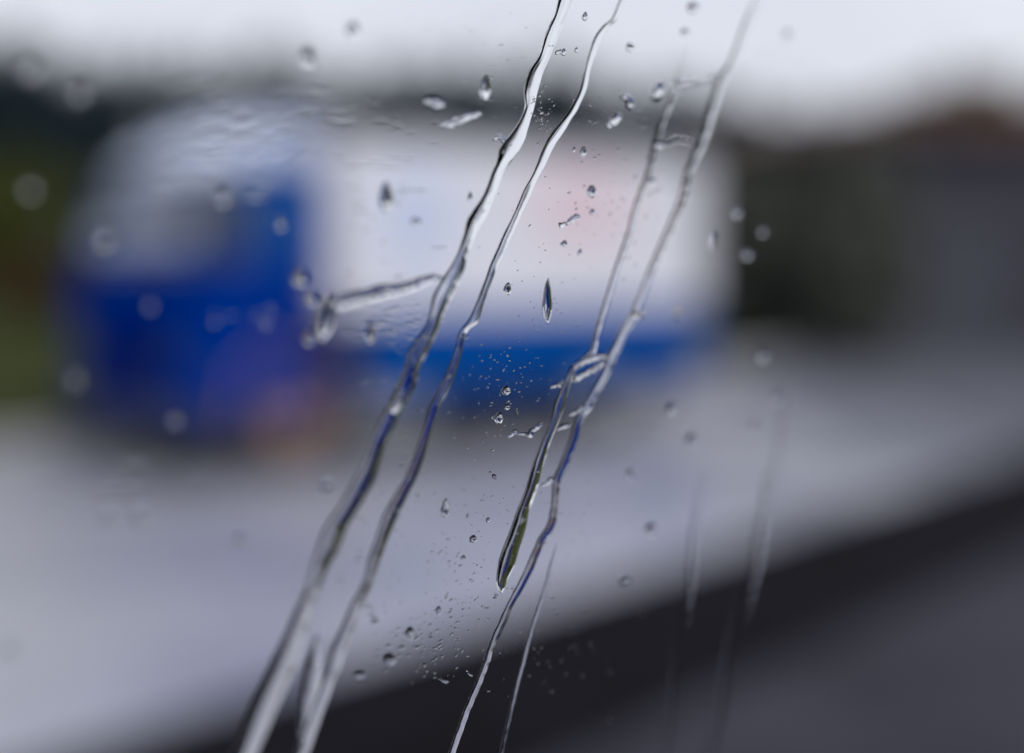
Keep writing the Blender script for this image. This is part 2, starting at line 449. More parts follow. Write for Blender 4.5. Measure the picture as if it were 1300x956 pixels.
MB().box((1.38, -.02, .50), (5.12, .05, 1.095), .01).box((1.38, WID - .05, .50), (5.12, WID + .02, 1.095), .01).build('side_skirt', M_blue2, lorry)
MB().box((3.1, -.036, 1.62), (4.1, -.031, 2.25)).build('pink_marking', M_pink, lorry)
MB().box((1.62, -.036, 1.45), (2.15, -.031, 2.15)).build('blue_marking', M_lblue, lorry)
MB().box((5.16, .06, 1.06), (5.185, .88, 2.32), .005).box((5.16, .92, 1.06), (5.185, 1.74, 2.32), .005).build('rear_door', M_white, lorry)
for y in (.08, WID - .28): MB().box((5.14, y, .66), (5.18, y + .2, .80), .008).build('tail_light', M_red, lorry)
MB().box((5.05, .0, .42), (5.16, WID, .56), .015).build('rear_bumper', M_chassis, lorry)

def wheel(x, y, r, w, parent, rimm, near=True):
    t = MB().lathe([(r * .58, 0), (r * .9, 0), (r * .97, w * .12), (r, w * .25), (r, w * .75), (r * .97, w * .88), (r * .9, w), (r * .58, w)], (0, 0, 0), 40)
    wo = t.build('wheel', M_tyre, parent, smooth=False, loc=(x, y, r))
    sg = 1 if near else -1; y0 = 0 if near else w
    rm = MB().lathe([(r * .10, y0 + sg * .01), (r * .12, y0 + sg * .05), (r * .35, y0 + sg * .06), (r * .45, y0 + sg * .02), (r * .575, y0 - sg * .004)], (0, 0, 0), 40)
    rm.build('rim', rimm, wo, smooth=False)
for x in (.84,):
    for y, nr in ((.02, True), (WID - .24, False)): wheel(x, y, .40, .22, lorry, M_rust, nr)
for y, nr in ((.06, True), (WID - .34, False)): wheel(3.95, y, .40, .28, lorry, M_steel, nr)
for y in (.0, WID - .26): MB().prism([(.34, .40), (.38, .72), (.57, .86), (1.11, .86), (1.30, .72), (1.36, .40), (1.31, .40), (1.25, .70), (1.08, .82), (.60, .82), (.42, .70), (.39, .40)], y - .014, y + .26).build('wheel_arch', M_rust, lorry)
MB().box((1.45, .06, .24), (2.05, .5, .495), .04).build('fuel_tank', M_steel, lorry)

# ------------------------------------------------------------------ the vehicle the view looks out of, and its window glass
PA, PB = 1.11, 0.148          # slope of the window across and down the view
def depth_on_pane(px, py):
    u = (px - W / 2) / FPX; v = -(py - H / 2) / FPX
    return FOCUS / (1 - PA * u + PB * v)
def pane_pt(px, py): return at(px, py, depth_on_pane(px, py))
P0 = pane_pt(W / 2, H / 2)
EA = (pane_pt(1100, H / 2) - P0); nrm = (pane_pt(1100, 478) - P0).cross(pane_pt(650, 100) - P0).normalized()
if nrm.dot(ray(650, 478)) < 0: nrm = -nrm                       # outward
EX = Vector((0, 0, 1)).cross(nrm).normalized()
if EX.x < 0: EX = -EX                                           # level, to the right
EY = nrm.cross(EX).normalized()
if EY.z < 0: EY = -EY                                           # up the glass
def pmat(o): return Matrix(((EX.x, EY.x, nrm.x, o.x), (EX.y, EY.y, nrm.y, o.y), (EX.z, EY.z, nrm.z, o.z), (0, 0, 0, 1)))
M_glasspane = bpy.data.materials.new('clear_window_glass'); M_glasspane.use_nodes = True
t = M_glasspane.node_tree; t.nodes.clear()
o1 = t.nodes.new('ShaderNodeOutputMaterial'); tb = t.nodes.new('ShaderNodeBsdfTransparent'); tb.inputs[0].default_value = (.985, .99, 1, 1)
t.links.new(tb.outputs[0], o1.inputs['Surface'])
M_trimcloth = mat('dark_cabin_lining', (0.012, 0.012, 0.014), 0.95, 0.1, noise_amt=.2, noise_scale=20)
M_rubber = mat('black_rubber', (0.01, 0.01, 0.01), 0.8, .2)
M_vbody = mat('dark_grey_van_paint', (0.04, 0.04, 0.045), 0.4)
van = empty('van', mw=pmat(P0))
tag(van, 'dark van whose rain covered side window the view looks out through', 'van')
X0, X1, Y0, Y1 = -.42, .62, -.26, .24
IN = -1.45
MB().box((X0, Y0, -.004), (X1, Y1, 0)).build('window_pane', M_glasspane, van)
sl = MB()
sl.box((X0 - .02, Y0 - .02, -.012), (X0, Y1 + .02, .008), .002).box((X1, Y0 - .02, -.012), (X1 + .02, Y1 + .02, .008), .002)
sl.box((X0, Y0 - .02, -.012), (X1, Y0, .008), .002).box((X0, Y1, -.012), (X1, Y1 + .02, .008), .002)
sl.build('window_seal', M_rubber, van)
bd = MB()
ZB, ZT = -1.15, .42
bd.box((-1.7, ZB, -.05), (X0 - .02, ZT, -.012)).box((X1 + .02, ZB, -.05), (2.0, ZT, -.012))
bd.box((X0 - .02, ZB, -.05), (X1 + .02, Y0 - .02, -.012)).box((X0 - .02, Y1 + .02, -.05), (X1 + .02, ZT, -.012))
bd.box((-1.7, ZT, IN - .04), (2.0, ZT + .04, -.012)).box((-1.7, ZB - .04, IN - .04), (2.0, ZB, -.012))
bd.box((-1.7, ZB, IN - .04), (2.0, ZT, IN)).box((-1.74, ZB - .04, IN - .04), (-1.7, ZT + .04, -.012)).box((2.0, ZB - .04, IN - .04), (2.04, ZT + .04, -.012))
bd.build('body', [M_trimcloth], van)
for x in (-1.1, 1.5):
    for zz in (-.06, IN + .2):
        w_ = MB().lathe([(.2, 0), (.29, 0), (.31, .03), (.32, .05), (.32, .15), (.31, .17), (.29, .2), (.2, .2)], (0, 0, 0), 32)
        wo = w_.build('wheel', M_tyre, van); wo.rotation_euler = (R(90), 0, 0); wo.location = (x, ZB - .03, zz)
        MB().lathe([(.04, .01), (.05, -.0), (.12, .02), (.199, .03)], (0, 0, 0), 32).build('rim', M_steel, wo)

# ------------------------------------------------------------------ water on the glass
M_water = bpy.data.materials.new('rain_water'); M_water.use_nodes = True
t = M_water.node_tree; t.nodes.clear()
o1 = t.nodes.new('ShaderNodeOutputMaterial'); gl = t.nodes.new('ShaderNodeBsdfGlass')
gl.inputs['IOR'].default_value = 1.333; gl.inputs['Roughness'].default_value = 0.0; gl.inputs['Color'].default_value = (1, 1, 1, 1)
t.links.new(gl.outputs[0], o1.inputs['Surface'])
GAP = 3e-5
PINV = pmat(P0).inverted()
def p2(px, py):
    q = PINV @ pane_pt(px, py); return Vector((q.x, q.y))
def catmull(pts, step):
    """pts: tuples, returns densely interpolated tuples"""
    out_ = []
    P = [pts[0]] + list(pts) + [pts[-1]]
    for i in range(1, len(P) - 2):
        a, b, c, d = P[i - 1], P[i], P[i + 1], P[i + 2]
        L = math.hypot(c[0] - b[0], c[1] - b[1]); n_ = max(2, int(L / step))
        for k in range(n_):
            t_ = k / n_
            out_.append(tuple(.5 * ((2 * b[j]) + (-a[j] + c[j]) * t_ + (2 * a[j] - 5 * b[j] + 4 * c[j] - d[j]) * t_ ** 2 + (-a[j] + 3 * b[j] - 3 * c[j] + d[j]) * t_ ** 3) for j in range(len(b))))
    out_.append(tuple(pts[-1])); return out_

def water_strip(name, Ls, Rs, hf, label, cat, group, seed, peak=0.0, taper=(0.0, 0.0), rough=0.05, q=0.9, ncol=24, ridge=0.0, fr=1.0):
    """a bead of water between two traced edges; flat against the glass, domed outwards"""
    L2 = [p2(*a) for a in Ls]; R2 = [p2(*a) for a in Rs]
    o = (L2[len(L2) // 2] + R2[len(R2) // 2]) / 2
    n_ = len(L2); v = []; f = []
    HW = []
    for i in range(n_):
        j = min(n_ - 1, i + 1); k0 = max(0, i - 1)
        dv = ((L2[j] + R2[j]) - (L2[k0] + R2[k0])).normalized(); wv = R2[i] - L2[i]
        HW.append(abs(wv.x * dv.y - wv.y * dv.x) / 2)
    win = 1 if fr > 1 else 9
    for _ in range(3 if fr <= 1 else 1):
        HW = [sum(HW[max(0, i - win):i + win + 1]) / len(HW[max(0, i - win):i + win + 1]) for i in range(n_)]
    acc = 0.0; tot = sum(((L2[i] + R2[i]) - (L2[i - 1] + R2[i - 1])).length / 2 for i in range(1, n_))
    for i in range(n_):
        if i: acc += ((L2[i] + R2[i]) - (L2[i - 1] + R2[i - 1])).length / 2
        hw = HW[i]
        fa = acc / max(tot, 1e-9); tp = 1.0
        hfi = hf if not isinstance(hf, tuple) else hf[0] + (hf[1] - hf[0]) * min(1, fa / .6)
        if taper[0] > 0 and fa < taper[0]: tp *= math.sqrt(max(0, 1 - (1 - fa / taper[0]) ** 2))
        if taper[1] > 0 and 1 - fa < taper[1]: tp *= math.sqrt(max(0, 1 - (1 - (1 - fa) / taper[1]) ** 2))
        hn = 1 + rough * (noise.noise(Vector((acc * 120 * fr, seed, 0))) + .35 * noise.noise(Vector((acc * 330 * fr, seed + 9, 0)))) * 1.6
        hh = hfi * hw * hn * tp
        pk = (peak if not isinstance(peak, tuple) else peak[0] + (peak[1] - peak[0]) * min(1, fa / .55)) + .30 * noise.noise(Vector((acc * 60 * fr, seed + 31, 2)))
        pk = max(-.6, min(.6, pk))
        for c in range(ncol + 1):
            tt = -math.cos(math.pi * c / ncol)
            # skew the profile so that its crest sits at pk
            ss = (tt - pk) / (1 - pk) if tt > pk else (tt - pk) / (1 + pk)
            pr = max(0, 1 - ss * ss) ** q
            pr *= 1 + ridge * noise.noise(Vector((acc * 45 * fr, tt * 2.4, seed + 5))) * (1 - tt * tt)
            pos = L2[i].lerp(R2[i], (tt + 1) / 2) - o
            v.append((pos.x, pos.y, GAP + hh * pr))
    for i in range(n_ - 1):
        for c in range(ncol):
            a = i * (ncol + 1) + c
            f.append((a, a + ncol + 1, a + ncol + 2, a + 1))
    nb = len(v)                       # flat base
    for i in range(n_):
        for pp in (L2[i], R2[i]):
            v.append((pp.x - o.x, pp.y - o.y, GAP))
    for i in range(n_ - 1):
        f.append((nb + 2 * i, nb + 2 * i + 1, nb + 2 * i + 3, nb + 2 * i + 2))
    # side walls are of zero height; ends closed
    me = bpy.data.meshes.new(name); me.from_pydata(v, [], f); me.update()
    me.polygons.foreach_set('use_smooth', [True] * ((n_ - 1) * ncol) + [False] * (n_ - 1))
    ob = link(name, me, M_water, smooth=False)
    ob.matrix_world = pmat(P0) @ Matrix.Translation((o.x, o.y, 0))
    import bmesh
    bm = bmesh.new(); bm.from_mesh(me); bmesh.ops.remove_doubles(bm, verts=bm.verts, dist=2e-7)
    bmesh.ops.dissolve_degenerate(bm, dist=1e-8, edges=bm.edges)
    bmesh.ops.holes_fill(bm, edges=[e for e in bm.edges if e.is_boundary], sides=80)
    bm.normal_update()
    if sum(f_.normal.z * f_.calc_area() for f_ in bm.faces if max(v_.co.z for v_ in f_.verts) > GAP + 1e-6) < 0:
        bmesh.ops.reverse_faces(bm, faces=bm.faces)
    for e in bm.edges:
        if len(e.link_faces) == 2 and e.calc_face_angle(0) > R(28) and abs(e.verts[0].co.z - GAP) < 2e-6 and abs(e.verts[1].co.z - GAP) < 2e-6: e.smooth = False
    for fc in bm.faces: fc.smooth = True
    bm.to_mesh(me); bm.free()
    tag(ob, label, cat, group)
    return ob

def rows_to_edges(rows, jitter=.5, seed=0, step=2.0):
    """rows of (y, x_left, x_right)"""
    pts = [((a[1] + a[2]) / 2, a[0], (a[2] - a[1]) / 2) for a in rows]
    d = catmull(pts, step); L, Rr = [], []
    for k, (x, y, w) in enumerate(d):
        jl = jitter * (noise.noise(Vector((y * .05, seed, 0))) + .3 * noise.noise(Vector((y * .11, seed, 4)))) * 1.5
        jr = jitter * (noise.noise(Vector((y * .05, seed + 50, 0))) + .3 * noise.noise(Vector((y * .11, seed + 50, 4)))) * 1.5
        w = max(w, .3)
        L.append((x - w + jl, y)); Rr.append((x + w + jr, y))
    return L, Rr
def line_to_edges(pts, jitter=.4, seed=0, step=1.5, fq=.13):
    """pts of (x, y, half width), any direction; edges set square to the path"""
    d = catmull(pts, step); L, Rr = [], []
    for k in range(len(d)):
        a = d[max(0, k - 1)]; b = d[min(len(d) - 1, k + 1)]
        tx, ty = b[0] - a[0], b[1] - a[1]; l = math.hypot(tx, ty) or 1; nx, ny = -ty / l, tx / l
        x, y, w = d[k]; w = max(w, .12)
        w1 = w + jitter * noise.noise(Vector((k * fq, seed, 0))) * min(1, w * .35); w2 = w + jitter * noise.noise(Vector((k * fq, seed + 20, 0))) * min(1, w * .35)
        L.append((x + nx * w1, y + ny * w1)); Rr.append((x - nx * w2, y - ny * w2))
    return L, Rr

S1 = [(-70, 742, 762), (-30, 722, 744), (0, 709, 729), (23, 703, 719), (46, 692, 709), (69, 686, 700), (92, 672, 690), (115, 666, 683), (138, 667, 678), (161, 656, 671), (185, 637, 663), (200, 632, 653), (223, 624, 638), (246, 615, 630), (269, 600, 620), (281, 593, 615), (304, 588, 602), (327, 579, 594), (350, 565, 587), (373, 551, 576), (396, 547, 565), (419, 538, 557), (446, 519, 544), (469, 514, 532), (492, 503, 528), (515, 491, 516), (538, 479, 504), (561, 470, 491), (585, 461, 483), (608, 448, 476), (642, 430, 457), (670, 412, 441), (698, 402, 430), (726, 393, 414), (754, 385, 404), (781, 372, 396), (809, 360, 388), (837, 346, 381), (866, 333, 368), (900, 318, 352), (940, 302, 334), (990, 285, 312), (1030, 272, 296)]
S2 = [(-70, 818, 830), (-30, 800, 808), (0, 787, 793), (23, 777, 784), (32, 766, 776), (46, 756, 766), (69, 748, 756), (92, 742, 749), (115, 736, 744), (138, 724, 734), (155, 712, 723), (168, 701, 716), (185, 691, 704), (208, 682, 693), (223, 676, 685), (246, 663, 674), (269, 654, 664), (292, 642, 653), (315, 632, 643), (338, 622, 632), (361, 614, 624), (385, 605, 615), (408, 594, 607), (423, 583, 592), (446, 577, 587), (469, 569, 580), (492, 559, 572), (515, 546, 559), (538, 540, 551), (561, 532, 544), (585, 523, 537), (608, 513, 528), (628, 501, 518), (656, 486, 505), (684, 477, 493), (712, 467, 483), (740, 460, 473), (767, 446, 461), (795, 434, 452), (823, 421, 441), (851, 415, 431), (866, 409, 425), (900, 396, 412), (940, 380, 398), (990, 362, 378), (1030, 348, 364)]
S3 = [(464, 725, 733), (487, 715, 724), (512, 704, 717), (535, 699, 709), (563, 688, 698), (595, 676, 689), (627, 667, 680), (650, 658, 672), (670, 651, 668), (690, 644, 662), (705, 638, 657), (718, 634, 653), (735, 632, 645), (746, 633, 641), (753, 635.5, 637.5)]
GRP = 'water streaks running down the window'
L, Rr = rows_to_edges(S1, .7, 1)
water_strip('water_streak', L, Rr, (1.05, .60), 'widest water streak, running from top centre to the bottom left', 'water streak', GRP, 1, peak=(.30, -.12), ridge=.16)
L, Rr = rows_to_edges(S2, .5, 2)
water_strip('water_streak', L, Rr, (.95, .62), 'narrow water streak close along the right of the widest streak', 'water streak', GRP, 2, peak=(.28, -.12), ridge=.14)
L, Rr = rows_to_edges(S3, .5, 3)
water_strip('water_streak', L, Rr, (.7, 1.05), 'short water streak ending in a heavy dark edged bead', 'water streak', GRP, 3, peak=.25, taper=(.05, .06), ridge=.08)

LINES = [
 # pts, height factor, name, label, cat
 ([(872, 60, 1), (857, 112, 4), (839, 159, 4), (831, 187, 4.5), (823, 219, 3.5), (808, 259, 3.2), (798, 298, 3.4), (784, 338, 3.6), (772, 378, 4), (760, 418, 4.5), (753, 445, 5), (740, 458, 4), (728, 466, 4)], (.03, .30), 'water_streak', 'faint soft streak above the water bridge, left of its pair', .04),
 ([(985, -60, 5), (962, 0, 5), (945, 40, 5), (930, 80, 5), (917, 100, 6), (903, 139, 6.5), (891, 179, 6), (873, 219, 5), (863, 259, 5), (847, 298, 5), (829, 338, 4.5), (817, 370, 5), (806, 398, 6), (794, 418, 5.5), (784, 438, 6), (776, 454, 6), (769, 473, 5), (755, 498, 5), (746, 517, 5), (736, 532, 4.5), (727, 563, 5), (716, 590, 5), (707, 611, 5), (705, 637, 4.5), (700, 666, 5), (687, 687, 4.5), (674, 718, 5), (661, 744, 4.5), (648, 767, 4), (638, 790, 4.5), (627, 814, 4), (617, 842, 4), (609, 865, 4), (596, 895, 4), (583, 930, 4), (566, 980, 4), (552, 1020, 4)], (.035, .62), 'water_streak', 'long right hand streak, faint at the top and sharp at the bottom', .0),
 ([(707, 690, .6), (699, 720, 2), (694, 741, 2.5), (682, 777, 3), (674, 801, 2.6), (664, 839, 2.8), (657, 865, 2.6), (646, 910, 2.6), (630, 980, 2.5)], .2, 'water_streak', 'hair thin faint streak over the dark band at bottom centre', .1),
 ([(402, 806, 1.5), (401, 825, 6), (398, 845, 10), (396, 866, 12), (390, 900, 10), (384, 940, 5)], .6, 'water_streak', 'short fat streak between the two left streaks at the bottom', .1),
 ([(1003, 470, 3), (996, 540, 7), (984, 600, 8), (966, 680, 8), (945, 760, 8), (925, 840, 8), (905, 930, 8), (875, 1040, 8)], .03, 'water_streak', 'very faint broad streak low on the right, left of the dark corner', .05),
 ([(893, 600, 3), (885, 660, 5), (874, 740, 6), (862, 820, 6), (850, 920, 5), (830, 1040, 5)], .03, 'water_streak', 'very faint streak low on the right, nearest the long streak', .05),
]
for i, (pts, hf, nm, lab, tp) in enumerate(LINES):
    L, Rr = line_to_edges(pts, .8, 40 + i)
    water_strip(nm, L, Rr, hf, lab, 'water streak', GRP, 40 + i, peak=0, taper=(tp, tp), ridge=.3, rough=.08, ncol=18)
SMEARS = [
 ([(727, 483, 3.5), (742, 474, 4), (757, 466, 4), (768, 458, 4)], .5, 'bright bridge of water joining two streaks at centre right'),
 ([(736, 462, 3), (748, 456, 4), (762, 452, 4), (773, 452, 3)], .45, 'upper edge of the water bridge between the two right streaks'),
 ([(698, 492, 1.5), (707, 489, 3), (716, 484, 2.5)], .45, 'small water tail left of the bright bridge'),
 ([(722, 527, 1.5), (733, 522, 2.6), (744, 514, 2.5)], .45, 'thin water link below the bright bridge'),
 ([(707, 545, 1.5), (714, 542, 2.5), (724, 539, 1.6)], .45, 'tiny water smear below the thin link'),
 ([(686, 617, 1.2), (693, 614, 2.5), (699, 609, 3.5), (704, 611, 2)], .5, 'dark little link between the paired streaks, lower down'),
 ([(645, 554, 2.2), (650, 552, 2), (653, 549, 3.6), (660, 551, 1.8), (667, 551, 2), (672, 552, 4), (677, 546, 3), (682, 543, 2.8), (688, 537, 2)], .6, 'beaded sideways smear just left of the short streak'),
 ([(565, 357, 3), (553, 353, 5), (540, 356, 6), (525, 362, 6.5), (510, 366, 7), (495, 369, 8), (481, 371, 9), (466, 376, 8), (452, 379, 9), (434, 384, 9), (422, 388, 6)], .42, 'long sideways smear leading left from the widest streak'),
 ([(560, 160, 2), (570, 158, 5), (580, 154, 5), (590, 150, 5), (600, 147, 4), (611, 144, 2)], .30, 'rough pale smear above left of the widest streak'),
 ([(538, 128, 3), (546, 128, 5), (556, 131, 7), (564, 131, 4)], .45, 'short bright smear left of the rough pale smear'),
 ([(710, 287, 4), (716, 285, 2.5), (722, 282, 3), (729, 277, 4), (736, 274, 2.5)], .55, 'small dumbbell smear right of the narrow streak'),
 ([(850, 111, 3), (865, 107, 6), (880, 105, 5), (895, 104, 4), (908, 99, 5), (922, 94, 4)], .22, 'soft sideways smear joining the faint streaks near the top'),
 ([(845, 183, 4), (858, 176, 4), (872, 178, 3), (884, 182, 3)], .03, 'very faint sideways film between the faint streaks'),
 ([(786, 120, 2), (796, 124, 5), (800, 132, 5), (794, 131, 3)], .5, 'small pale comma of water right of the narrow streak'),
 ([(786, 143, 4.5), (783, 150, 5), (777, 156, 5.5), (770, 158, 3.5)], .6, 'bright hook shaped drop below the pale comma'),
 ([(800, 396, 5), (810, 402, 5), (816, 396, 4)], .35, 'knot of water on the long right streak above the bridge'),
 ([(627, 178, 2), (633, 173, 4), (638, 176, 3.5), (641, 182, 2)], .5, 'lumpy bead on the left flank of the widest streak'),
 ([(705, 68, 1.5), (711, 66, 3), (717, 68, 2)], .45, 'small smear between the two sharp streaks near the top'),
]
for i, (pts, hf, lab) in enumerate(SMEARS):
    L, Rr = line_to_edges(pts, 2.4, 70 + i, 1.2, .28)
    water_strip('water_smear', L, Rr, hf, lab, 'water smear', 'short smears of water on the window', 70 + i, taper=(.18, .18), ridge=1.0, rough=.5, ncol=14, fr=7.0)

def drop(px, py, rx, ry, rot, hf, tail, label, seed):
    """one bead of water: rounded or pear shaped outline, flat side on the glass. tail > 0 narrows the top"""
    c = p2(px, py); v = []; f = []; NR, NA = 9, 36
    ca, sa = math.cos(R(rot)), math.sin(R(rot))
    base = []
    for k in range(NA):
        a = 2 * math.pi * k / NA
        x = math.cos(a); y = math.sin(a)                       # y up
        nar = 1 - tail * max(0, (y + .3)) / 1.3
        w = 1 + .07 * noise.noise(Vector((x * 1.5, y * 1.5, seed))) * 2
        x2 = rx * x * nar * w; y2 = ry * y * w
        base.append(p2(px + x2 * ca + y2 * sa, py - (-x2 * sa + y2 * ca)) - c)
    hm = hf * min(p2(px + rx, py).__sub__(c).length, abs(p2(px, py - ry).y - c.y))
    v.append((0, 0, GAP + hm))
    sk = Vector((0, -.18 * abs(base[NA * 3 // 4].y)))          # the bead hangs a little low
    for i in range(1, NR + 1):
        q = math.sin(math.pi / 2 * i / NR)
        hgt = max(0, 1 - q * q) ** .62
        for k in range(NA):
            pos = base[k] * q + sk * (1 - q)
            v.append((pos.x, pos.y, GAP + hm * hgt))
    v[0] = (sk.x, sk.y, GAP + hm)
    for k in range(NA): f.append((0, 1 + k, 1 + (k + 1) % NA))
    for i in range(NR - 1):
        for k in range(NA):
            a = 1 + i * NA; f.append((a + k, a + NA + k, a + NA + (k + 1) % NA, a + (k + 1) % NA))
    ns = len(f)
    f.append(tuple(reversed(range(1 + (NR - 1) * NA, 1 + NR * NA))))
    me = bpy.data.meshes.new('raindrop'); me.from_pydata(v, [], f); me.update()
    import bmesh
    bm = bmesh.new(); bm.from_mesh(me); bmesh.ops.recalc_face_normals(bm, faces=bm.faces)
    for fc in bm.faces:
        fc.smooth = True
    for e in bm.edges:
        if any(len(fc.verts) > 10 for fc in e.link_faces): e.smooth = False
    bm.to_mesh(me); bm.free()
    ob = link('raindrop', me, M_water, smooth=False)
    ob.matrix_world = pmat(P0) @ Matrix.Translation((c.x, c.y, 0))
    tag(ob, label, 'raindrop', 'raindrops on the window')

